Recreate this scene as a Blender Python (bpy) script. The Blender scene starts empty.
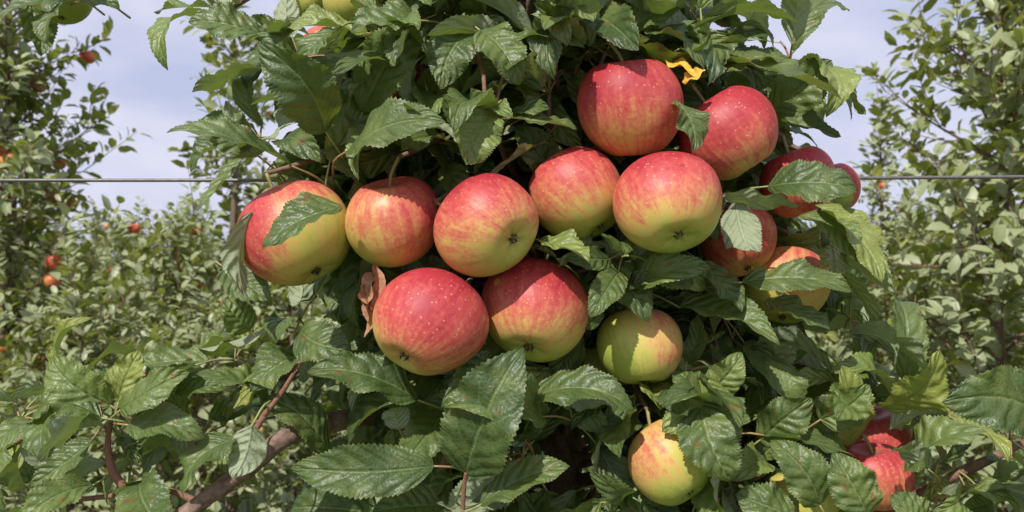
import bpy, math, random
import numpy as np
from mathutils import Vector
random.seed(7); rng=np.random.default_rng(7)
scene=bpy.context.scene
F=1024*28/36.0
CAMH=1.6
def P(u,v,d): return np.array([(u-512)*d/F, d, CAMH-(v-256)*d/F])
def nrm(a):
    a=np.asarray(a,float); return a/(np.linalg.norm(a)+1e-12)

# ------------------------------------------------------------ mesh helpers
class MB:
    def __init__(s): s.v=[];s.f=[];s.m=[];s.uv=[];s.t=[];s.n=0
    def add(s,v,faces,mat=0,uv=None,tint=0.5):
        v=np.asarray(v,float).reshape(-1,3)
        s.v.append(v)
        for arr in faces:
            arr=np.asarray(arr,int)
            if len(arr)==0: continue
            s.f.append(arr+s.n); s.m.append(np.full(len(arr),mat))
        s.uv.append(np.zeros((len(v),2)) if uv is None else np.asarray(uv,float))
        s.t.append(np.full(len(v),tint) if np.isscalar(tint) else np.asarray(tint,float))
        s.n+=len(v)
    def mesh(s,name,mats,smooth=True):
        V=np.concatenate(s.v); me=bpy.data.meshes.new(name)
        lens=np.concatenate([np.full(len(a),a.shape[1]) for a in s.f])
        loops=np.concatenate([a.ravel() for a in s.f])
        me.vertices.add(len(V)); me.vertices.foreach_set('co',V.ravel())
        me.loops.add(len(loops)); me.loops.foreach_set('vertex_index',loops.astype(np.int32))
        me.polygons.add(len(lens))
        st=np.concatenate([[0],np.cumsum(lens)[:-1]])
        me.polygons.foreach_set('loop_start',st.astype(np.int32))
        me.polygons.foreach_set('loop_total',lens.astype(np.int32))
        me.polygons.foreach_set('material_index',np.concatenate(s.m).astype(np.int32))
        me.polygons.foreach_set('use_smooth',np.full(len(lens),smooth))
        UV=np.concatenate(s.uv)
        ul=me.uv_layers.new(name='UVMap'); ul.data.foreach_set('uv',UV[loops].ravel())
        a=me.attributes.new('tint','FLOAT','POINT'); a.data.foreach_set('value',np.concatenate(s.t))
        for m in mats: me.materials.append(m)
        me.update(calc_edges=True)
        return me
def obj(name,me,parent=None):
    o=bpy.data.objects.new(name,me); scene.collection.objects.link(o)
    if parent: o.parent=parent
    return o
def smooth_path(pts,n):
    pts=np.asarray(pts,float)
    if len(pts)<3:
        t=np.linspace(0,1,n)[:,None]; return pts[0]*(1-t)+pts[-1]*t
    ext=np.vstack([2*pts[0]-pts[1],pts,2*pts[-1]-pts[-2]])
    out=[]; segs=len(pts)-1
    for q in np.linspace(0,segs-1e-6,n):
        i=int(q); t=q-i; p0,p1,p2,p3=ext[i:i+4]
        out.append(0.5*((2*p1)+(-p0+p2)*t+(2*p0-5*p1+4*p2-p3)*t*t+(-p0+3*p1-3*p2+p3)*t**3))
    return np.array(out)
def tube(mb,pts,r0,r1,sides=6,n=8,mat=0,tint=0.5,bump=0.0):
    p=smooth_path(pts,n); k=np.arange(sides)*2*math.pi/sides
    T=np.gradient(p,axis=0); V=[]
    ref=np.array([0.3,0.2,1.0]) if abs(nrm(T[0])[2])<0.9 else np.array([1.0,0.1,0])
    for i in range(n):
        t=nrm(T[i]); a=nrm(np.cross(t,ref)); b=np.cross(t,a)
        r=r0+(r1-r0)*i/(n-1); r=r*(1+bump*rng.normal(size=sides))
        V.append(p[i]+(np.cos(k)*r)[:,None]*a+(np.sin(k)*r)[:,None]*b)
    V=np.concatenate(V); Fq=[]
    for i in range(n-1):
        for j in range(sides):
            j2=(j+1)%sides
            Fq.append([i*sides+j,i*sides+j2,(i+1)*sides+j2,(i+1)*sides+j])
    mb.add(V,[Fq,[list(range((n-1)*sides,n*sides))],[list(range(sides-1,-1,-1))]],mat=mat,tint=tint)

# ------------------------------------------------------------ materials
class NT:
    def __init__(s,name):
        s.m=bpy.data.materials.new(name); s.m.use_nodes=True; s.t=s.m.node_tree; s.t.nodes.clear()
        s.out=s.n('ShaderNodeOutputMaterial')
    def n(s,ty,**k):
        x=s.t.nodes.new(ty)
        for a,b in k.items(): setattr(x,a,b)
        return x
    def l(s,a,b): s.t.links.new(a,b)
    def val(s,x,inp):
        if isinstance(x,(int,float,tuple)): inp.default_value=x
        else: s.l(x,inp)
    def math(s,op,a,b=0.0,c=None,clamp=False):
        x=s.n('ShaderNodeMath',operation=op,use_clamp=clamp); s.val(a,x.inputs[0]); s.val(b,x.inputs[1])
        if c is not None: s.val(c,x.inputs[2])
        return x.outputs[0]
    def mix(s,f,a,b,blend='MIX'):
        x=s.n('ShaderNodeMix',data_type='RGBA',blend_type=blend)
        s.val(f,x.inputs[0]); s.val(a,x.inputs[6]); s.val(b,x.inputs[7]); return x.outputs[2]
    def noise(s,scale,detail=3,vec=None,rough=0.5):
        x=s.n('ShaderNodeTexNoise'); x.inputs['Scale'].default_value=scale; x.inputs['Detail'].default_value=detail
        x.inputs['Roughness'].default_value=rough
        if vec is not None: s.l(vec,x.inputs['Vector'])
        return x.outputs['Fac']
    def ramp(s,f,stops):
        x=s.n('ShaderNodeValToRGB'); s.l(f,x.inputs[0]); cr=x.color_ramp
        while len(cr.elements)<len(stops): cr.elements.new(0.5)
        for e,(p,c) in zip(cr.elements,stops):
            e.position=p; e.color=c if len(c)==4 else (*c,1)
        return x.outputs[0]
    def smooth(s,x,lo,hi,a=0.0,b=1.0):
        q=s.n('ShaderNodeMapRange',interpolation_type='SMOOTHSTEP'); s.val(x,q.inputs[0])
        q.inputs[1].default_value=lo;q.inputs[2].default_value=hi;q.inputs[3].default_value=a;q.inputs[4].default_value=b
        return q.outputs[0]
    def attr(s,name,o='Fac'):
        return s.n('ShaderNodeAttribute',attribute_name=name).outputs[o]
def c4(r,g,b): return (r,g,b,1.0)

def leaf_material(name,darkA,darkB,under,trans,tw=0.22,rough=0.36):
    N=NT(name); tint=N.attr('tint'); pos=N.n('ShaderNodeNewGeometry'); PO=pos.outputs['Position']
    top=N.ramp(tint,[(0.0,darkA),(0.5,tuple(x*.58+y*.42 for x,y in zip(darkA[:3],darkB[:3]))),(0.82,darkB),(1.0,(darkB[0]*1.55,darkB[1]*1.25,darkB[2]*.9))])
    big=N.noise(28,3,PO)
    top=N.mix(N.smooth(big,0.4,0.75,0,0.4),top,c4(darkB[0]*1.3,darkB[1]*1.15,darkB[2]*1.0))
    uv=N.n('ShaderNodeUVMap'); sp=N.n('ShaderNodeSeparateXYZ'); N.l(uv.outputs[0],sp.inputs[0])
    av=N.math('ABSOLUTE',N.math('MULTIPLY_ADD',sp.outputs[1],2.0,-1.0))
    side=N.math('MULTIPLY',N.math('GREATER_THAN',sp.outputs[1],0.5),0.43)
    wob=N.math('ADD',N.math('MULTIPLY',N.noise(40,2,PO),1.3),side)
    wob=N.math('ADD',wob,N.math('MULTIPLY',tint,3.7))
    ph=N.math('ADD',N.math('MULTIPLY',N.math('SUBTRACT',sp.outputs[0],N.math('MULTIPLY',N.math('POWER',av,1.3),0.26)),6.5),wob)
    fr=N.math('ABSOLUTE',N.math('SUBTRACT',N.math('FRACT',ph),0.5))
    vein=N.smooth(fr,0.455,0.5)
    mid=N.smooth(av,0.015,0.055,1,0)
    v=N.math('MAXIMUM',N.math('MULTIPLY',vein,0.45),mid)
    top=N.mix(N.math('MULTIPLY',v,0.6),top,c4(0.2,0.26,0.09))
    net=N.n('ShaderNodeTexVoronoi',feature='DISTANCE_TO_EDGE'); net.inputs['Scale'].default_value=300
    N.l(PO,net.inputs['Vector'])
    netv=N.smooth(net.outputs['Distance'],0.0,0.3)
    top=N.mix(N.math('MULTIPLY',N.math('SUBTRACT',1.0,netv),.14),top,c4(0.2,0.26,0.09))
    fl=N.noise(110,2,PO)
    spot=N.math('ADD',fl,N.math('MULTIPLY',big,0.25))
    top=N.mix(N.smooth(spot,0.79,0.86,0,0.85),top,c4(0.17,0.09,0.03))
    edge=N.smooth(av,0.9,1.0,0,0.4)
    top=N.mix(edge,top,c4(0.2,0.2,0.06))
    under_c=N.mix(N.math('MULTIPLY',v,0.6),under,c4(under[0]*1.5,under[1]*1.4,under[2]*1.3))
    h=N.math('ADD',N.math('MULTIPLY',N.smooth(fr,0.5,0.05),1.0),N.math('MULTIPLY',netv,0.17))
    h=N.math('ADD',h,N.math('MULTIPLY',N.smooth(av,0.0,0.14),0.9))
    h=N.math('ADD',h,N.math('MULTIPLY',N.noise(75,2,PO),2.2))
    b=N.n('ShaderNodeBump'); b.inputs['Strength'].default_value=0.8; b.inputs['Distance'].default_value=0.00115
    N.l(h,b.inputs['Height'])
    col=N.mix(pos.outputs['Backfacing'],top,under_c)
    p=N.n('ShaderNodeBsdfPrincipled'); N.l(col,p.inputs['Base Color'])
    N.l(N.math('ADD',N.math('MULTIPLY_ADD',pos.outputs['Backfacing'],0.25,rough-.08),N.math('MULTIPLY',big,.2)),p.inputs['Roughness'])
    p.inputs['Specular IOR Level'].default_value=0.55
    tr=N.n('ShaderNodeBsdfTranslucent'); tr.inputs[0].default_value=trans
    N.l(b.outputs[0],p.inputs['Normal'])
    mx=N.n('ShaderNodeMixShader'); mx.inputs[0].default_value=tw
    N.l(p.outputs[0],mx.inputs[1]); N.l(tr.outputs[0],mx.inputs[2]); N.l(mx.outputs[0],N.out.inputs[0])
    return N.m
M_leaf=leaf_material('apple_leaf',c4(0.028,0.064,0.019),c4(0.175,0.235,0.060),c4(0.31,0.36,0.22),c4(0.30,0.42,0.045),tw=.19,rough=0.43)
def bg_leaf():
    N=NT('orchard_leaf'); tint=N.attr('tint'); g=N.n('ShaderNodeNewGeometry')
    top=N.ramp(tint,[(0.0,(0.075,0.125,0.026)),(0.5,(0.19,0.24,0.055)),(1.0,(0.40,0.42,0.11))])
    col=N.mix(g.outputs['Backfacing'],top,c4(0.33,0.37,0.2))
    d=N.n('ShaderNodeBsdfDiffuse'); N.l(col,d.inputs[0])
    tr=N.n('ShaderNodeBsdfTranslucent'); tr.inputs[0].default_value=(0.44,0.5,0.07,1)
    gl=N.n('ShaderNodeBsdfGlossy'); gl.inputs['Roughness'].default_value=.45
    m1=N.n('ShaderNodeMixShader'); m1.inputs[0].default_value=.28; N.l(d.outputs[0],m1.inputs[1]); N.l(tr.outputs[0],m1.inputs[2])
    m2=N.n('ShaderNodeMixShader'); m2.inputs[0].default_value=.045; N.l(m1.outputs[0],m2.inputs[1]); N.l(gl.outputs[0],m2.inputs[2])
    N.l(m2.outputs[0],N.out.inputs[0]); return N.m
M_bgleaf=bg_leaf()

def simple(name,a,b,scale,rough=0.7,bumpd=0.001,tintmix=None,stretch=None):
    N=NT(name); g=N.n('ShaderNodeNewGeometry'); vec=g.outputs['Position']
    if stretch:
        mp=N.n('ShaderNodeMapping'); mp.inputs['Scale'].default_value=stretch; N.l(vec,mp.inputs[0]); vec=mp.outputs[0]
    f=N.noise(scale,5,vec,0.65)
    col=N.mix(N.smooth(f,0.3,0.7),a,b)
    if tintmix: col=N.mix(N.attr('tint'),col,tintmix)
    p=N.n('ShaderNodeBsdfPrincipled'); N.l(col,p.inputs['Base Color']); p.inputs['Roughness'].default_value=rough
    bm=N.n('ShaderNodeBump'); bm.inputs['Distance'].default_value=bumpd; bm.inputs['Strength'].default_value=0.8
    N.l(f,bm.inputs['Height']); N.l(bm.outputs[0],p.inputs['Normal']); N.l(p.outputs[0],N.out.inputs[0]); return N.m
M_bark=simple('bark',c4(0.08,0.052,0.038),c4(0.28,0.2,0.15),120,0.85,0.002,c4(0.24,0.1,0.06))
M_pet=simple('petiole',c4(0.2,0.28,0.08),c4(0.3,0.33,0.12),200,0.5,0.0003,c4(0.36,0.15,0.09))
M_dry=simple('dry_leaf',c4(0.20,0.09,0.04),c4(0.42,0.22,0.11),200,0.8,0.001)
M_yel=simple('yellow_leaf',c4(0.62,0.33,0.03),c4(0.7,0.45,0.06),200,0.6,0.001)
M_ground=simple('grass_ground',c4(0.07,0.10,0.03),c4(0.14,0.16,0.06),3,0.95,0.02)
M_blade=simple('grass_blade',c4(0.09,0.14,0.03),c4(0.16,0.2,0.06),5,0.7,0.001)
M_post=simple('post_wood',c4(0.13,0.1,0.075),c4(0.3,0.25,0.2),30,0.85,0.003,None,(1,1,0.08))
M_calyx=simple('calyx',c4(0.05,0.035,0.02),c4(0.14,0.1,0.06),300,0.9,0.0005)
def wire_mat():
    N=NT('galvanised_wire'); p=N.n('ShaderNodeBsdfPrincipled'); g=N.n('ShaderNodeNewGeometry')
    f=N.noise(180,4,g.outputs['Position'])
    N.l(N.mix(f,c4(0.08,0.075,0.07),c4(0.26,0.24,0.23)),p.inputs['Base Color'])
    p.inputs['Metallic'].default_value=0.4; p.inputs['Roughness'].default_value=0.5; N.l(p.outputs[0],N.out.inputs[0]); return N.m
M_wire=wire_mat()
def apple_mat():
    N=NT('apple_skin'); bl=N.attr('blush'); sv=N.attr('streak','Vector'); ov=N.attr('opos','Vector')
    st=N.noise(1.6,5,sv,0.65); lo=N.noise(22,4,ov,0.6); fine=N.noise(300,3,ov,0.65)
    x=N.math('ADD',bl,N.math('MULTIPLY',N.math('SUBTRACT',st,0.5),0.72))
    x=N.math('ADD',x,N.math('MULTIPLY',N.math('SUBTRACT',lo,0.5),0.85))
    x=N.math('ADD',x,N.math('MULTIPLY',N.math('SUBTRACT',fine,0.5),0.5),clamp=True)
    col=N.ramp(x,[(0.0,(0.35,0.40,0.075)),(0.2,(0.50,0.46,0.105)),(0.38,(0.61,0.38,0.12)),(0.55,(0.58,0.205,0.10)),(0.75,(0.51,0.080,0.070)),(1.0,(0.37,0.028,0.040))])
    v=N.n('ShaderNodeTexVoronoi'); v.inputs['Scale'].default_value=210; N.l(ov,v.inputs['Vector'])
    dots=N.smooth(v.outputs['Distance'],0.08,0.2,0.42,0.0)
    col=N.mix(dots,col,c4(0.74,0.50,0.29))
    v2=N.n('ShaderNodeTexVoronoi'); v2.inputs['Scale'].default_value=17; N.l(ov,v2.inputs['Vector'])
    d2=N.math('ADD',v2.outputs['Distance'],N.math('MULTIPLY',N.math('SUBTRACT',lo,0.5),0.4))
    sc=N.smooth(d2,0.06,0.10,0.75,0.0)
    col=N.mix(sc,col,c4(0.66,0.42,0.10))
    col=N.mix(N.attr('basin'),col,c4(0.2,0.16,0.05))
    p=N.n('ShaderNodeBsdfPrincipled'); N.l(col,p.inputs['Base Color'])
    N.l(N.math('MULTIPLY_ADD',lo,0.35,0.31),p.inputs['Roughness'])
    p.inputs['Subsurface Weight'].default_value=0.06; p.inputs['Subsurface Radius'].default_value=(0.006,0.003,0.0015)
    p.inputs['Subsurface Scale'].default_value=1.0
    p.inputs['Specular IOR Level'].default_value=0.38
    bm=N.n('ShaderNodeBump'); bm.inputs['Distance'].default_value=0.0006; bm.inputs['Strength'].default_value=0.55
    N.l(N.math('ADD',lo,N.math('MULTIPLY',fine,0.4)),bm.inputs['Height']); N.l(bm.outputs[0],p.inputs['Normal'])
    N.l(p.outputs[0],N.out.inputs[0]); return N.m
M_apple=apple_mat()
def far_apple():
    N=NT('orchard_apple'); g=N.n('ShaderNodeNewGeometry'); f=N.noise(14,2,g.outputs['Position'])
    p=N.n('ShaderNodeBsdfPrincipled'); N.l(N.ramp(f,[(0.35,(0.5,0.33,0.08)),(0.45,(0.58,0.17,0.06)),(0.6,(0.5,0.06,0.04))]),p.inputs['Base Color'])
    p.inputs['Roughness'].default_value=0.4; N.l(p.outputs[0],N.out.inputs[0]); return N.m
M_fapple=far_apple()

# ------------------------------------------------------------ apples
def apple(u,v,rpx,d,cal,bias=0.55,bdir=(-0.35,-0.25,0.9),gain=0.5,seed=0):
    r=rpx*d/F; c=P(u,v,d); rg=np.random.default_rng(seed+11)
    nt,nph=56,64
    th=np.linspace(0,math.pi,nt)[:,None]; ph=(np.arange(nph)*2*math.pi/nph)[None,:]
    low=((1-np.cos(th))/2)**2
    rad=np.sin(th)**0.95*(1+0.045*np.cos(th))*(1+0.015*np.cos(5*ph+rg.uniform(0,6))*low+0.03*np.cos(2*ph+rg.uniform(0,6))+0.016*np.cos(3*ph+1+th*2))
    z=rg.uniform(.94,1.0)*np.cos(th)*np.ones_like(ph)-0.30*np.exp(-(th/0.36)**2)+0.18*np.exp(-((math.pi-th)/0.30)**2)*(1+0.12*np.cos(5*ph))
    z=z+0.06*np.cos(ph+rg.uniform(0,6))*np.sin(th)
    X=rad*np.cos(ph)*r; Y=rad*np.sin(ph)*r; Z=z*r
    loc=np.stack([X,Y,Z],-1).reshape(-1,3)
    up=-nrm(cal); a=nrm(np.cross(up,[0.31,1,0.2])); b=np.cross(up,a)
    W=c+loc[:,:1]*a+loc[:,1:2]*b+loc[:,2:]*up
    dirs=(W-c)/np.linalg.norm(W-c,axis=1)[:,None]
    blush=bias+gain*(dirs@nrm(bdir))
    rho=np.hypot(loc[:,0],loc[:,1])+1e-5
    streak=np.stack([loc[:,0]/rho*4.5+seed*7.3,loc[:,1]/rho*4.5,loc[:,2]/r*0.8+seed],-1)
    fall=np.clip(rho/(0.25*r),0,1)[:,None]; streak=streak*fall+(1-fall)*np.array([seed*7.3,0,0])
    thf=np.repeat(th[:,0],nph)
    basin=0.75*np.exp(-(thf/0.22)**2)+0.5*np.exp(-((math.pi-thf)/0.13)**2)
    mb=MB(); i,j=np.meshgrid(np.arange(nt-1),np.arange(nph),indexing='ij'); j2=(j+1)%nph
    q=np.stack([i*nph+j,(i+1)*nph+j,(i+1)*nph+j2,i*nph+j2],-1).reshape(-1,4)
    mb.add(W,[q],mat=0)
    nb=len(W)
    zc=(-0.97+0.18)*r
    def L2W(p): p=np.asarray(p); return c+p[0]*a+p[1]*b+p[2]*up
    for k in range(6):
        an=k*2*math.pi/5+rg.uniform(-.2,.2)+.3; s=r*0.09
        e=np.array([math.cos(an),math.sin(an),0]); t=np.array([-e[1],e[0],0])
        pts=[e*0.01*r+np.array([0,0,zc+0.03*r]),e*s+t*s*0.4+np.array([0,0,zc-0.02*r]),e*s*0.5+np.array([0,0,zc-s*1.35]),e*s-t*s*0.4+np.array([0,0,zc-0.02*r])]
        mb.add([L2W(p) for p in pts],[[[0,1,2,3]]],mat=1)
    zt=0.66*r; bend=rg.normal(size=2)*0.25
    sp=[L2W((0,0,zt-0.05*r)),L2W((bend[0]*r*.2,bend[1]*r*.2,zt+0.3*r)),L2W((bend[0]*r*.7,bend[1]*r*.7,zt+0.62*r))]
    tube(mb,sp,0.0013,0.0017,6,7,mat=2,tint=0.45)
    me=mb.mesh('apple',[M_apple,M_calyx,M_pet])
    def at(name,arr,ty='FLOAT',key='value',w=1):
        full=np.zeros((len(me.vertices),w)); full[:nb]=np.asarray(arr).reshape(nb,w)
        x=me.attributes.new(name,ty,'POINT'); x.data.foreach_set(key,full.ravel())
    at('blush',blush); at('basin',basin); at('streak',streak,'FLOAT_VECTOR','vector',3)
    at('opos',loc+seed*0.37,'FLOAT_VECTOR','vector',3)
    obj('apple',me)
    return sp[-1],c,r
R=(-0.3,-0.3,0.9)
APP=[
 (630,107,54,.632,(.15,.15,-.97),.72,(-.1,-.1,1),.34,1),
 (728,134,48,.652,(.55,-.1,-.8),.74,(-.2,-.2,.9),.32,1),
 (668,203,53,.598,(.10,-.66,-.74),.54,(-.1,.1,1),.55,1),
 (577,195,48,.640,(.55,-.25,-.8),.40,(-.45,-.3,.85),.50,1),
 (487,226,52,.602,(.60,-.68,-.30),.56,(-.4,-.1,.9),.40,1),
 (394,221,49,.640,(.1,.25,-.95),.44,(.1,-.5,.75),.42,1),
 (430,322,56,.602,(-.45,-.52,-.62),.64,(.3,-.2,.9),.40,1),
 (535,310,54,.640,(-.15,-.6,-.75),.50,(.2,-.1,1),.56,1),
 (296,234,55,.645,(.5,-.25,-.8),.52,(-.9,-.1,.6),.48,1),
 (797,182,38,.700,(.3,0,-.95),.80,(-.2,-.2,.9),.25,1),
 (832,188,27,.760,(.3,0,-.95),.80,(-.2,-.2,.9),.25,0),
 (786,285,41,.715,(-.2,-.3,-.9),.28,(.3,-.3,.8),.35,0),
 (640,346,43,.665,(.1,-.3,-.9),.18,(.8,-.2,.5),.38,1),
 (670,461,43,.640,(.45,-.5,-.75),.13,(-.8,-.1,.7),.40,1),
 (591,370,32,.740,(0,0,-1),.10,R,.2,0),
 (738,240,38,.705,(.2,-.4,-.9),.65,R,.3,0),
 (876,437,32,.735,(.2,.1,-1),.68,R,.2,0),
 (876,476,34,.685,(.2,.1,-1),.68,R,.2,0),
 (62,-4,29,.780,(.1,-.2,-1),.10,R,.2,0),
 (352,2,29,.740,(.2,-.2,-1),.10,R,.2,0),
 (306,2,22,.800,(-.2,-.2,-1),.12,R,.2,0),
 (395,88,30,.740,(.2,0,-1),.8,R,.3,0),
 (325,46,22,.90,(.2,0,-1),.5,R,.3,0),
 (800,500,38,.720,(.2,-.1,-1),.08,R,.15,0),
]
SPH=[];STEM=[]
for k,(u,v,r,d,cal,bi,bd,ga,keep) in enumerate(APP):
    s,c,rr=apple(u,v,r,d,cal,bi,bd,ga,seed=k)
    SPH.append((c,rr,keep,u,v,r,d)); STEM.append(s)
SC=np.array([s[0] for s in SPH]);SR=np.array([s[1] for s in SPH]);SK=np.array([.95 if s[2] else .35 for s in SPH])
SK[11]=.8; SK[16]=.6; SK[17]=.6; SK[22]=0.0
SU=np.array([s[3:7] for s in SPH],float)

# ------------------------------------------------------------ main tree leaves
COLS=np.array([-1,-.66,-.33,0,.33,.66,1.0])
LEAF=MB(); PET=MB(); WOOD=MB()
def leaf(B,T,Nv,W,fold=0.25,curl=0.5,wave=0.05,rows=46,tint=0.5,mat=0,twist=0.0,rg=rng,mb=None):
    mb=mb or LEAF
    B=np.asarray(B);T=np.asarray(T);L=np.linalg.norm(T-B)
    t=np.linspace(0,1,rows+1)
    a=rg.uniform(.55,.72); b=rg.uniform(.70,.92)
    w=(t**a)*((1-t)**b); w=w/w.max()*0.5*W
    x=np.zeros(rows+1); z=np.zeros(rows+1)
    ang=-curl*(t-0.2)*(0.5+t)
    dt=1.0/rows
    x[1:]=np.cumsum(np.cos(ang[1:])*dt); z[1:]=np.cumsum(np.sin(ang[1:])*dt)
    ch=math.atan2(z[-1],x[-1]); cl=math.hypot(x[-1],z[-1])
    xr=(x*math.cos(ch)+z*math.sin(ch))/cl*L; zr=(-x*math.sin(ch)+z*math.cos(ch))/cl*L
    v=COLS[None,:]; tt=t[:,None]
    odd=(np.arange(rows+1)%2==1)[:,None]; out=np.abs(v)>0.99
    lowf=1+.035*np.sin(tt*rg.uniform(14,22)+rg.uniform(0,6)+v)*out
    tooth=np.where(odd&out,0.90+0.05*rg.random((rows+1,1)),1.0+.02*rg.random((rows+1,1))*out)*lowf
    y=w[:,None]*v*tooth
    xx=xr[:,None]+0*v+np.where(odd&out,-L*0.006,0)
    p1,p2=rg.uniform(0,6.28,2); f1,f2=rg.uniform(1.0,2.6,2)
    side=np.where(v<0,np.sin(2*math.pi*f1*tt+p1),np.sin(2*math.pi*f2*tt+p2))
    zz=zr[:,None]+fold*np.abs(y)*(1-0.3*np.abs(v))+wave*W*side*np.abs(v)**1.7*np.minimum(1,w[:,None]/(0.3*W))
    f3,f4=rg.uniform(3.6,6,2)
    side2=np.where(v<0,np.sin(2*math.pi*f3*tt+p2),np.sin(2*math.pi*f4*tt+p1))
    zz=zz+0.04*W*side2*np.abs(v)**1.5*np.sin(math.pi*tt)
    if twist:
        an=twist*tt; z0=zr[:,None]; dz=zz-z0
        y,dz=y*np.cos(an)-dz*np.sin(an),y*np.sin(an)+dz*np.cos(an); zz=z0+dz
    sw=rg.normal()*0.06*L
    y=y+sw*np.sin(math.pi*tt)
    X=nrm(T-B); Z=np.asarray(Nv,float); Z=nrm(Z-X*(Z@X)); Y=np.cross(Z,X)
    V=B+xx[...,None]*X+y[...,None]*Y+zz[...,None]*Z
    nc=len(COLS); i,j=np.meshgrid(np.arange(rows),np.arange(nc-1),indexing='ij')
    q=np.stack([i*nc+j,(i+1)*nc+j,(i+1)*nc+j+1,i*nc+j+1],-1).reshape(-1,4)
    uv=np.stack([tt+0*v,v*0.5+0.5+0*tt],-1).reshape(-1,2)
    mb.add(V.reshape(-1,3),[q],mat=mat,uv=uv,tint=tint)
def ok_pts(p,pad,kk):
    if (p[:,1]<.50).any(): return False
    if (np.linalg.norm(p[:,None]-SC[None],axis=2)<SR+pad).any(): return False
    u=p[:,0]/p[:,1]*F+512; v=256-(p[:,2]-CAMH)/p[:,1]*F
    hid=(p[:,1][:,None]<SU[:,3])&((u[:,None]-SU[:,0])**2+(v[:,None]-SU[:,1])**2<(SU[:,2]*kk)**2)
    # a thin spot low in the crown where the trunk shows
    if ((np.abs(u-566)<20)&(np.abs(v-462)<26)&(p[:,1]<.84)).any(): return False
    return not hid.any()
SS=np.array([0,.2,.4,.6,.8,1.0])
def leaf_ok(B,T,Y,W):
    p=np.concatenate([B+(T-B)*SS[:,None]+Y*W*q*np.sin(math.pi*np.minimum(1,SS+.1))[:,None] for q in (-.4,0,.4)])
    return ok_pts(p,.0025,SK)
def seg_ok(a,b):
    return ok_pts(a+(b-a)*np.linspace(0,1,9)[:,None],.001,SK)
TR=np.array([0.05,0.88])
def trunk_at(z): return np.array([TR[0]+0.012*math.sin(z*5),TR[1]+0.01*math.cos(z*4),z])

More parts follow.
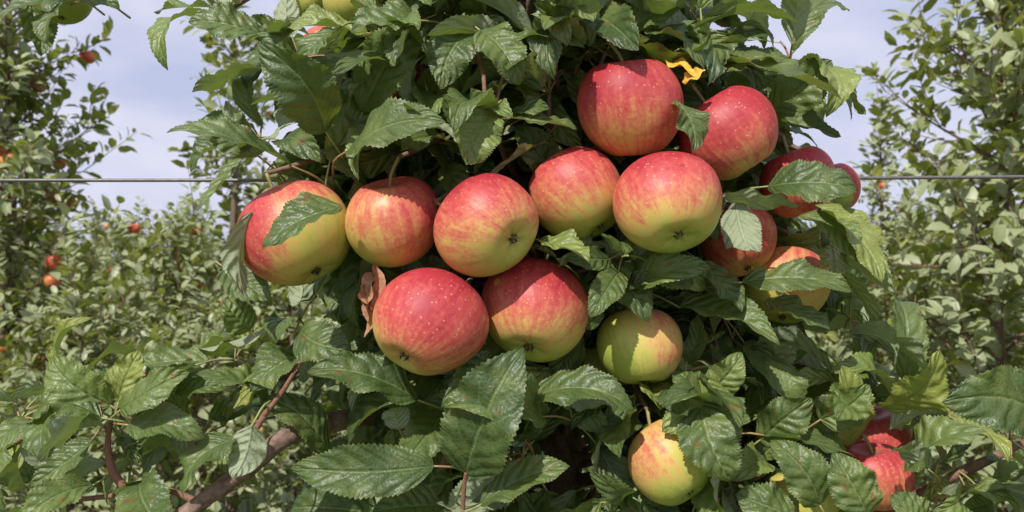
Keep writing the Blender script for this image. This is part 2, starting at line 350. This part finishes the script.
H=[
 ((292,166,.64),(166,133,.60),40,(0,-.55,.9),.25),
 ((326,132,.64),(258,42,.60),58,(-.3,-.9,.3),.10),
 ((348,150,.62),(446,122,.57),54,(.1,-.7,.7),.35),
 ((362,112,.66),(418,22,.66),48,(.3,-.8,.2),.6),
 ((330,160,.66),(360,75,.68),46,(.5,-.8,.2),.55),
 ((492,112,.60),(466,165,.585),46,(.1,-.95,.3),.8),
 ((508,118,.62),(578,130,.61),30,(.1,-.6,.8),.3),
 ((560,180,.66),(515,125,.64),34,(-.3,-.9,.3),.2),
 ((676,100,.60),(694,152,.585),36,(.6,-.7,.4),.4),
 ((640,30,.66),(705,75,.62),40,(0,-.7,.7),.5),
 ((722,60,.66),(842,100,.63),50,(.1,-.6,.8),.4),
 ((705,75,.66),(792,62,.66),42,(.1,-.5,.9),.3),
 ((770,112,.70),(832,60,.68),44,(.2,-.9,.3),.5),
 ((722,196,.635),(800,206,.61),24,(0,.7,.8),.6),
 ((768,186,.63),(858,192,.60),48,(.1,-.75,.65),.10),
 ((735,200,.64),(752,250,.60),36,(.2,.8,.3),.5),
 ((815,205,.66),(882,283,.62),44,(.5,-.8,.4),.92),
 ((800,215,.66),(858,262,.63),34,(.3,-.7,.6),.6),
 ((742,282,.64),(852,292,.62),38,(0,-.55,.9),.3),
 ((700,262,.66),(742,312,.63),36,(.3,-.8,.4),.3),
 ((765,300,.66),(830,330,.63),38,(.1,-.6,.7),.35),
 ((612,268,.65),(648,322,.62),38,(.2,-.9,.3),.2),
 ((612,246,.65),(558,268,.61),24,(0,.6,.8),.6),
 ((560,262,.64),(520,246,.62),22,(0,-.5,.9),.3),
 ((592,330,.63),(582,290,.64),34,(0,-.9,.3),.25),
 ((466,474,.60),(524,348,.585),74,(-.25,-.9,.3),.10),
 ((520,405,.63),(634,410,.60),42,(0,-.75,.65),.22),
 ((480,505,.60),(570,466,.59),38,(0,-.7,.7),.3),
 ((434,466,.60),(290,468,.60),48,(0,-.8,.6),.15),
 ((418,400,.63),(306,372,.61),44,(0,-.65,.7),.12),
 ((330,455,.66),(262,398,.64),40,(0,-.5,.8),.2),
 ((236,438,.62),(184,498,.60),42,(-.3,-.8,.4),.35),
 ((252,425,.61),(232,478,.60),34,(.2,.9,.3),.6),
 ((276,408,.66),(196,374,.62),40,(0,-.5,.9),.5),
 ((306,352,.66),(250,392,.63),44,(-.3,-.8,.5),.4),
 ((300,330,.65),(352,352,.63),44,(0,-.85,.5),.2),
 ((882,408,.66),(940,350,.63),50,(.2,-.9,.3),.97),
 ((1040,416,.56),(942,402,.54),62,(0,-.85,.5),.15),
 ((700,402,.62),(730,482,.60),58,(.1,-.95,.3),.25),
 ((728,388,.63),(662,432,.61),42,(-.2,-.85,.5),.85),
 ((705,395,.64),(742,352,.63),32,(.1,-.9,.3),.7),
 ((705,398,.64),(665,368,.66),30,(0,-.8,.6),.5),
 ((342,206,.588),(262,248,.566),46,(-.35,-.75,.6),.3),
 ((252,212,.61),(252,306,.60),30,(-.7,.6,.2),.6),
 ((225,268,.66),(272,306,.64),36,(0,-.8,.5),.4),
 ((905,472,.64),(988,432,.60),46,(.2,-.6,.8),.6),
 ((890,430,.66),(950,415,.66),38,(0,.7,.7),.6),
 ((850,445,.68),(842,365,.66),40,(.2,-.9,.3),.95),
 ((820,420,.66),(870,385,.64),38,(.3,-.9,.3),.6),
 ((760,440,.66),(812,398,.64),40,(0,-.8,.5),.4),
 ((868,515,.60),(832,452,.61),44,(-.3,-.8,.4),.3),
 ((930,525,.60),(890,495,.60),38,(.1,-.8,.5),.35),
 ((930,470,.62),(894,450,.61),28,(.1,.8,.5),.5),
 ((820,505,.62),(770,440,.63),42,(-.3,-.8,.4),.45),
 ((800,520,.62),(735,495,.62),42,(-.3,-.8,.6),.35),
 ((80,-2,.74),(-2,18,.70),40,(0,-.7,.7),.15),
 ((72,4,.74),(46,44,.70),30,(-.2,-.8,.5),.15),
 ((86,-8,.74),(120,10,.72),26,(0,-.8,.5),.4),
 ((260,34,.70),(188,22,.68),44,(0,-.7,.6),.5),
 ((440,505,.63),(372,512,.60),40,(0,-.8,.6),.2),
 ((400,430,.64),(392,408,.63),26,(0,.7,.5),.6),
 ((480,30,.62),(520,85,.60),40,(.2,-.9,.3),.5),
 ((470,30,.64),(440,90,.62),44,(-.3,-.8,.4),.2),
 ((500,40,.64),(585,48,.60),38,(0,-.6,.8),.55),
 ((590,60,.66),(548,20,.66),44,(0,-.8,.5),.9),
 ((250,330,.67),(222,300,.66),34,(0,-.8,.5),.5),
 ((300,20,.66),(262,66,.66),40,(-.5,-.8,.4),.3),
 ((335,30,.64),(300,70,.63),36,(-.3,-.8,.4),.5),
 ((250,150,.68),(200,120,.67),40,(-.3,-.7,.6),.35),
 ((420,20,.64),(352,34,.62),44,(-.2,-.7,.6),.45),
 ((360,60,.64),(300,96,.62),40,(-.2,-.5,.8),.25),
 ((110,405,.63),(52,356,.63),42,(-.2,-.8,.5),.7),
 ((118,402,.63),(140,350,.64),34,(.2,-.8,.4),.95),
 ((120,410,.62),(190,372,.61),36,(.1,-.6,.7),.6),
 ((102,418,.62),(28,410,.61),36,(0,-.6,.8),.5),
 ((128,425,.62),(205,440,.61),40,(.1,-.7,.6),.5),
]
for (b,t,wp,nv,tn) in H:
    B=P(*b);T=P(*t); d=(b[2]+t[2])/2
    nv=np.array(nv,float)+rng.normal(size=3)*.08
    leaf(B,T,nv,wp*d/F*1.12,fold=rng.uniform(.15,.5),curl=rng.uniform(.3,1.2),wave=rng.uniform(.05,.14),rows=60,tint=tn,twist=rng.normal()*0.3)
    X=nrm(T-B); e=B-X*0.018+np.array([0,.01,-.004]); e2=e-X*0.01+np.array([0,.03,-.01])
    if seg_ok(e,e2): tube(PET,[B+X*0.002,e,e2],.0008,.0012,5,7,tint=rng.uniform(0,.7))
for off in (0,1,2):
    leaf(P(374-off*5,262+off*10,.62),P(364+off*4,338-off*14,.60),(.8-.8*off,-.6,.1),15*.6/F,fold=.8,curl=.5,wave=.2,rows=24,mat=1,twist=1.2)
leaf(P(666,62,.64),P(700,78,.61),(0,-.6,.8),18*.63/F,fold=.3,wave=.2,mat=2,rows=24)
leaf(P(682,82,.62),P(706,70,.61),(0,-.8,.5),13*.63/F,fold=.3,wave=.2,mat=2,rows=24)

def rosette(c,axis,n,Lr=(.055,.092),twig=True,spread=(35,110),tbias=0.0,rows=46,slim=1.0):
    axis=nrm(axis); a=nrm(np.cross(axis,[.2,.3,1.0])); b=np.cross(axis,a)
    ph0=rng.uniform(0,6.28); placed=0
    for k in range(n):
        for attempt in range(3):
            ph=ph0+k*2.4+rng.normal()*.25+attempt*.5; th=math.radians(rng.uniform(*spread))
            rad=math.cos(ph)*a+math.sin(ph)*b
            d=nrm(axis*math.cos(th)+rad*math.sin(th)+np.array([0,0,-.12]))
            Nv=nrm(axis*1.0-rad*.15+np.array([-.05,-.05,.45])+rng.normal(size=3)*.45)
            if rng.random()<.17: Nv=nrm(-Nv+rng.normal(size=3)*.5)
            L=rng.uniform(*Lr)*(1 if rng.random()>.2 else .7)*(1-.12*attempt); W=L*rng.uniform(.38,.56)*slim; pl=L*rng.uniform(.22,.4)
            base=c+d*pl+rng.normal(size=3)*.003+axis*rng.uniform(-.012,.012)
            dd=nrm(d+np.array([0,0,-.15])); T=base+dd*L
            Y=nrm(np.cross(Nv,dd))
            if leaf_ok(base,T,Y,W): break
        else: continue
        tn=float(np.clip(rng.beta(1.0,1.7)+tbias,0,1))
        leaf(base,T,Nv,W,fold=rng.uniform(.1,.8),curl=rng.uniform(.0,1.8),wave=rng.uniform(.04,.17),rows=rows,tint=tn,twist=rng.normal()*.5)
        if seg_ok(c,base): tube(PET,[c,(c+base)/2+np.array([0,0,.002]),base+dd*.002],.0011,.0008,5,6,tint=rng.uniform(0,.8))
        placed+=1
    if twig and placed:
        e=trunk_at(c[2]-0.05-0.2*rng.random()*np.linalg.norm((c-trunk_at(c[2]))[:2]))
        m=(c*0.6+e*0.4)+np.array([0,0,-.015])
        if seg_ok(c,m) and seg_ok(m,e): tube(WOOD,[c,c-axis*.02,m,e],.0016,.004,6,10,tint=rng.uniform(.1,.7),bump=.08)
yy=[-400,-150,0,30,60,110,150,200,270,330,380,430,512,700,1000]
Lx=[400,330,240,255,285,260,235,245,250,255,310,320,310,300,330]
Rx=[650,740,835,845,840,825,805,845,865,850,860,890,970,840,760]
for k in range(430):
    vis=k>160
    v=rng.uniform(-40,560) if vis else rng.uniform(-420,1050)
    xl=(np.interp(v,yy,Lx)-512+30)*.66/F; xr=(np.interp(v,yy,Rx)-512-30)*.66/F
    z=CAMH-(v-256)*.64/F; cx=(xl+xr)/2; a=(xr-xl)/2; b=.27
    an=rng.uniform(0,2*math.pi) if k%3==0 else rng.uniform(math.pi,2*math.pi); rr=rng.uniform(.25,1)**.5
    c=np.array([cx+a*rr*math.cos(an),.90+b*rr*math.sin(an),z])
    if (np.linalg.norm(SC-c,axis=1)<SR+.008).any(): continue
    out=np.array([c[0]-TR[0],c[1]-TR[1],0]); out=nrm(out)*.8+np.array([0,0,rng.uniform(.2,1)])+rng.normal(size=3)*.3
    if v<90: out=out+np.array([0,0,.6])
    rosette(c,out,int(rng.integers(5,9)),rows=46 if (-60<v<570 and math.sin(an)<.2) else 12,slim=.85 if v<90 else 1)
for (u,v,d,ax,n,tb) in [(112,418,.66,(-.2,-.5,.9),7,.35),(60,405,.72,(-.4,-.4,.8),7,.35),(20,420,.70,(-.5,-.4,.8),7,.35),(165,400,.70,(.1,-.4,.9),7,.3),(200,440,.70,(0,-.4,.9),6,.15),
    (130,470,.66,(0,-.7,.5),6,.2),(30,500,.72,(-.3,-.6,.7),7,.25),(955,470,.68,(.4,-.5,.7),7,.1),(1000,500,.68,(.3,-.6,.7),7,.1),(910,400,.70,(.4,-.3,.9),6,.4),(930,500,.66,(.2,-.6,.7),6,.1),
    (850,400,.70,(.4,-.4,.8),6,.4),(230,8,.76,(-.4,-.5,.6),5,.3),(70,-20,.76,(0,-.5,.5),6,0),(20,-12,.78,(0,-.5,.3),6,.2),(235,360,.70,(-.4,-.5,.6),5,.3),(1010,440,.66,(.4,-.6,.5),4,.1),
    (300,60,.70,(-.5,-.6,.6),6,.1),(260,140,.72,(-.6,-.5,.5),6,.1),(400,40,.66,(-.1,-.7,.6),7,.2),(790,60,.72,(.5,-.5,.6),7,.15),(820,240,.70,(.6,-.5,.5),7,.3),(300,320,.70,(-.4,-.7,.5),6,.1),(850,320,.72,(.5,-.4,.6),6,.3)]:
    rosette(P(u,v,d),ax,n,twig=False,tbias=tb,Lr=(.05,.08))

tz=np.linspace(0,2.35,12); tube(WOOD,[trunk_at(z) for z in tz],.036,.010,14,60,tint=0.15,bump=.05)
def limb(pts,r0,r1,tint=.2,n=16): tube(WOOD,[P(*p) for p in pts],r0,r1,9,n,tint=tint,bump=.07)
limb([(150,540,.60),(200,503,.61),(245,470,.62),(300,432,.65),(400,415,.76),(545,440,.87)],.0055,.010,.15,26)
limb([(262,418,.63),(280,395,.63),(296,370,.63),(308,345,.65)],.0022,.0018,.75)
limb([(235,475,.62),(250,440,.625),(264,416,.63)],.003,.0023,.6)
limb([(165,520,.64),(135,498,.635),(112,470,.635),(108,440,.64),(112,416,.64)],.0045,.0018,.85)
limb([(-40,470,.70),(20,440,.71),(60,405,.72)],.003,.002,.7)
limb([(200,503,.61),(165,490,.66),(120,495,.66),(30,505,.71)],.003,.002,.6)
limb([(462,520,.61),(464,490,.605),(466,472,.60)],.002,.0014,.9)
limb([(430,500,.70),(455,440,.66),(470,400,.66),(462,375,.66)],.005,.003,.6)
limb([(485,112,.62),(484,80,.63),(478,40,.66),(500,-20,.72),(545,-60,.86)],.0015,.003,.6)
limb([(495,112,.62),(502,80,.63),(512,55,.66),(520,20,.72)],.001,.002,.8)
limb([(700,400,.64),(712,382,.66),(700,330,.74),(580,350,.87)],.0018,.004,.5)
limb([(880,520,.72),(915,440,.70),(910,400,.70)],.004,.002,.5)
limb([(560,520,.88),(800,540,.76),(955,475,.68),(1030,440,.66)],.008,.003,.4)
limb([(-60,-60,.80),(20,-30,.79),(72,-14,.77),(150,-50,.8)],.004,.004,.4)
limb([(150,-50,.8),(300,-90,.85),(520,-60,.88)],.004,.007,.3)
limb([(230,8,.76),(320,-30,.82),(520,-20,.88)],.002,.006,.4)
for s in STEM[:18]+STEM[19:]:
    e=trunk_at(s[2]+.02); m=s+(e-s)*.3+np.array([0,0,.02])
    tube(WOOD,[s,m,e],.0019,.0045,7,12,tint=.4,bump=.07)
s=STEM[18]; tube(WOOD,[s,P(66,-30,.775)],.0015,.003,6,4,tint=.4)
emp=bpy.data.objects.new('apple_tree',None); scene.collection.objects.link(emp)
obj('leaves',LEAF.mesh('leaves',[M_leaf,M_dry,M_yel]),emp)
obj('petioles',PET.mesh('petioles',[M_pet]),emp)
obj('trunk_and_branches',WOOD.mesh('wood',[M_bark]),emp)

# ------------------------------------------------------------ orchard trees behind
def many_leaves(mb,B,D,Nv,L,W,mat,tint):
    D=D/np.linalg.norm(D,axis=1)[:,None]; Nv=Nv-D*np.sum(Nv*D,1)[:,None]; Nv/=np.linalg.norm(Nv,axis=1)[:,None]+1e-9
    Y=np.cross(Nv,D)
    prof=[(0,0,0),(.3,-.45,.06),(.3,0,0),(.3,.45,.06),(.7,-.4,.02),(.7,0,-.05),(.7,.4,.02),(1,0,-.16)]
    V=np.stack([B+D*(L*a)[:,None]+Y*(W*b)[:,None]+Nv*(L*c)[:,None] for a,b,c in prof],1)
    n=len(B); off=(np.arange(n)*8)[:,None,None]
    tr=(np.array([[0,2,1],[0,3,2],[4,5,7],[5,6,7]])[None]+off).reshape(-1,3)
    qd=(np.array([[1,2,5,4],[2,3,6,5]])[None]+off).reshape(-1,4)
    mb.add(V.reshape(-1,3),[tr,qd],mat=mat,tint=np.repeat(tint,8))
def orchard_tree(H,rad,nb,seed,apples=14,leafL=.085,z0=.35,lpm=42):
    rg=np.random.default_rng(seed); mb=MB()
    lean=rg.normal(size=2)*.03
    def ax(z): return np.array([lean[0]*z+.02*math.sin(z*4+seed),lean[1]*z,z])
    tube(mb,[ax(z) for z in np.linspace(0,H*.97,7)],.035,.007,8,16,mat=0,tint=0.0,bump=.05)
    Bs=[];Ds=[];Ns=[];Ls=[]
    def shoot(p,d,l,dens=1.0,thick=.003):
        d=nrm(d); n=7; pts=[p]
        for i in range(n-1):
            d=nrm(d+np.array([0,0,.07])+rg.normal(size=3)*.07); pts.append(pts[-1]+d*l/(n-1))
        tube(mb,pts,thick,.0012,4,7,mat=0,tint=.3)
        pts=np.array(pts); m=max(3,int(l*lpm*dens))
        for i in range(m):
            s=(i+rg.random())/m*(n-1.001); k=int(s); q=pts[k]+(pts[k+1]-pts[k])*(s-k); ax_=nrm(pts[k+1]-pts[k])
            r=rg.normal(size=3); r=nrm(r-ax_*(r@ax_))
            dd=nrm(r*.9+ax_*.55+np.array([0,0,.05])); Bs.append(q+dd*.015);Ds.append(dd);Ns.append(ax_*.6+r*.25+np.array([0,0,.6])+rg.normal(size=3)*.4)
            Ls.append(leafL*rg.uniform(.55,1.1))
        return pts
    for k in range(nb):
        f=(k+rg.random())/nb; z=z0+(H*.95-z0)*f
        an=k*2.4+rg.normal()*.4; l=rad*(1-.65*f**1.5)*rg.uniform(.6,1.15)
        d=np.array([math.cos(an),math.sin(an),rg.uniform(.0,.6)+f*.5])
        pts=shoot(ax(z),d,l,.8,.008)
        for s in range(int(3+l*7)):
            q=pts[rg.integers(1,7)]; dd=d+rg.normal(size=3)*.8+np.array([0,0,rg.uniform(-.3,.9)])
            shoot(q,dd,rg.uniform(.1,.34)*(1 if f<.8 else .8),1.2)
    for s in range(4): shoot(ax(H*.95),np.array([rg.normal()*.25,rg.normal()*.25,1]),rg.uniform(.2,.45),1.0)
    Ls=np.array(Ls); many_leaves(mb,np.array(Bs),np.array(Ds),np.array(Ns),Ls,Ls*rg.uniform(.42,.6,len(Ls)),1,rg.beta(1.2,1.2,len(Ls)))
    th=np.linspace(0,math.pi,9)[:,None]; ph=(np.arange(12)*2*math.pi/12)[None]
    for k in range(apples):
        q=Bs[rg.integers(len(Bs))]; r=rg.uniform(.03,.038)
        z=.93*np.cos(th)-.28*np.exp(-(th/.4)**2)+.15*np.exp(-((math.pi-th)/.35)**2)+0*ph
        V=np.stack([np.sin(th)**.93*(1+.06*np.cos(th))*np.cos(ph),np.sin(th)**.93*(1+.06*np.cos(th))*np.sin(ph),z],-1).reshape(-1,3)*r+q+np.array([0,0,-.04])
        i,j=np.meshgrid(np.arange(8),np.arange(12),indexing='ij'); j2=(j+1)%12
        mb.add(V,[np.stack([i*12+j,(i+1)*12+j,(i+1)*12+j2,i*12+j2],-1).reshape(-1,4)],mat=2)
    return mb.mesh('orchard_tree',[M_bark,M_bgleaf,M_fapple])
def place(me,x,y,rot=0,s=1):
    o=obj('apple_tree',me); o.location=(x,y,0); o.rotation_euler=(0,0,rot); o.scale=(s,s,s); return o
tall=[orchard_tree(3.0,.70,76,1,apples=40),orchard_tree(3.0,.75,70,2,apples=2)]
slim=orchard_tree(3.1,.36,34,5,apples=4)
mid=[orchard_tree(2.05,.75,44,3,apples=12),orchard_tree(2.05,.75,44,4,apples=3)]
far=[orchard_tree(2.25,.85,26,s,apples=3,lpm=30,leafL=.1) for s in (6,7,8)]
def X(u,d): return (u-512)/F*d
place(tall[0],X(2,3.7),3.7,.4,1.0); place(slim,X(232,4.4),4.4,1.0,.98)
place(tall[1],X(1000,3.1),3.1,2.0,1.0); place(tall[1],X(1060,4.4),4.4,3.3,1.05); place(slim,X(893,5.0),5.0,4,.82)
place(mid[0],X(150,3.8),3.8,1,.80); place(mid[1],X(290,4.2),4.2,2.2,.88); place(mid[1],X(70,3.0),3.0,4.0,.70)
place(mid[0],X(400,4.0),4.0,3,.92); place(mid[1],X(560,4.0),4.0,.3,1.0); place(mid[1],X(720,4.1),4.1,5,1)
place(mid[1],X(850,3.8),3.8,5.5,.8); place(mid[1],X(940,5.2),5.2,.8,.8); place(mid[0],X(200,2.9),2.9,2.8,.66)
for i in (-1,1):
    for k in range(1,5):
        place(mid[k%2],i*(2.9+k*1.15),4.0+.1*k,k*1.3+i,1.1)
for row,yv in enumerate((7.2,10.6,14.0,19.0,26.0)):
    w=yv*.85+3; n=int(2*w/1.2)
    for k in range(n):
        x=-w+2*w*(k+.5)/n+random.uniform(-.2,.2)
        place(far[(k*7+row)%3],x,yv+random.uniform(-.2,.2),random.uniform(0,6.28),random.uniform(.74,.93)*(1+row*.02))
place(mid[0],-1.75,.95,1,1.15); place(mid[1],1.8,.95,2,1.15); place(mid[1],-3.0,.95,3,1.2); place(mid[0],3.1,.95,4,1.2)

# ------------------------------------------------------------ ground, grass, wire
me=bpy.data.meshes.new('ground'); n=40; xs=np.linspace(-1,1,n+1); xs=np.sign(xs)*np.abs(xs)**3*600
V=[(x,y,0.0) for y in xs for x in xs]; Fc=[(j*(n+1)+i,j*(n+1)+i+1,(j+1)*(n+1)+i+1,(j+1)*(n+1)+i) for j in range(n) for i in range(n)]
me.from_pydata(V,[],Fc); me.materials.append(M_ground); obj('ground',me)
g=MB(); n=40000
B=np.stack([rng.uniform(-7,7,n),rng.uniform(.2,10,n),np.zeros(n)],1); h=rng.uniform(.06,.22,n)
d=rng.normal(size=(n,3))*.35; d[:,2]=1; s=rng.normal(size=(n,3)); s[:,2]=0; s/=np.linalg.norm(s,axis=1)[:,None]
V=np.stack([B-s*.004,B+s*.004,B+d*h[:,None]],1).reshape(-1,3); g.add(V,[np.arange(3*n).reshape(-1,3)])
obj('grass',g.mesh('grass',[M_blade]))
w=MB(); tube(w,[(-8,.80,1.678),(-3,.80,1.672),(-.5,.785,1.6745),(0,.78,1.674),(.5,.785,1.678),(3,.80,1.70),(8,.80,1.72)],.0018,.0018,8,120)
obj('trellis_wire',w.mesh('wire',[M_wire]))
for x in (-8,8):
    w=MB(); tube(w,[(x,.86,-.1),(x,.86,1.4),(x,.86,2.5)],.05,.045,14,12,bump=.02); obj('trellis_post',w.mesh('post',[M_post]))

# ------------------------------------------------------------ light & sky
el,az=math.radians(47),math.radians(208)
sd=Vector((math.sin(az)*math.cos(el),math.cos(az)*math.cos(el),math.sin(el)))
sl=bpy.data.lights.new('sun','SUN'); sl.energy=4.8; sl.angle=math.radians(.7); sl.color=(1,.95,.88)
so=bpy.data.objects.new('sun',sl); scene.collection.objects.link(so); so.rotation_euler=sd.to_track_quat('Z','Y').to_euler()
wd=bpy.data.worlds.new('World'); scene.world=wd; wd.use_nodes=True; nt=wd.node_tree; nt.nodes.clear()
def nn(t): return nt.nodes.new(t)
sky=nn('ShaderNodeTexSky'); sky.sky_type='NISHITA'; sky.sun_disc=False; sky.sun_elevation=el; sky.sun_rotation=az
tc=nn('ShaderNodeTexCoord'); mp=nn('ShaderNodeMapping'); mp.inputs['Scale'].default_value=(1,1,2.4); mp.inputs['Location'].default_value=(.3,.2,.1)
nz=nn('ShaderNodeTexNoise'); nz.inputs['Scale'].default_value=3.4; nz.inputs['Detail'].default_value=7; nz.inputs['Roughness'].default_value=.5
rp=nn('ShaderNodeValToRGB'); rp.color_ramp.elements[0].position=.36; rp.color_ramp.elements[1].position=.6
rp.color_ramp.elements[0].color=(.3,.3,.3,1); rp.color_ramp.elements[1].color=(1,1,1,1)
mx=nn('ShaderNodeMix'); mx.data_type='RGBA'; mx.inputs[7].default_value=(7.3,7.4,9.0,1)
bl2=nn('ShaderNodeMix'); bl2.data_type='RGBA'; bl2.inputs[0].default_value=.7; bl2.inputs[7].default_value=(4.8,5.4,8.2,1)
bg=nn('ShaderNodeBackground'); bg.inputs[1].default_value=.102; ow=nn('ShaderNodeOutputWorld')
l=nt.links.new
l(tc.outputs['Generated'],mp.inputs[0]); l(mp.outputs[0],nz.inputs['Vector']); l(nz.outputs['Fac'],rp.inputs[0]); l(rp.outputs[0],mx.inputs[0])
l(sky.outputs[0],bl2.inputs[6]); l(bl2.outputs[2],mx.inputs[6]); l(mx.outputs[2],bg.inputs[0]); l(bg.outputs[0],ow.inputs[0])

# ------------------------------------------------------------ camera
cd=bpy.data.cameras.new('camera'); cd.lens=28; cd.sensor_width=36; cd.clip_start=.02; cd.clip_end=3000
cd.dof.use_dof=True; cd.dof.focus_distance=.61; cd.dof.aperture_fstop=13
co=bpy.data.objects.new('camera',cd); scene.collection.objects.link(co); co.location=(0,0,CAMH); co.rotation_euler=(math.pi/2,0,0); scene.camera=co
scene.view_settings.view_transform='Standard'; scene.view_settings.look='None'; scene.view_settings.exposure=0
print('leaf verts',LEAF.n)
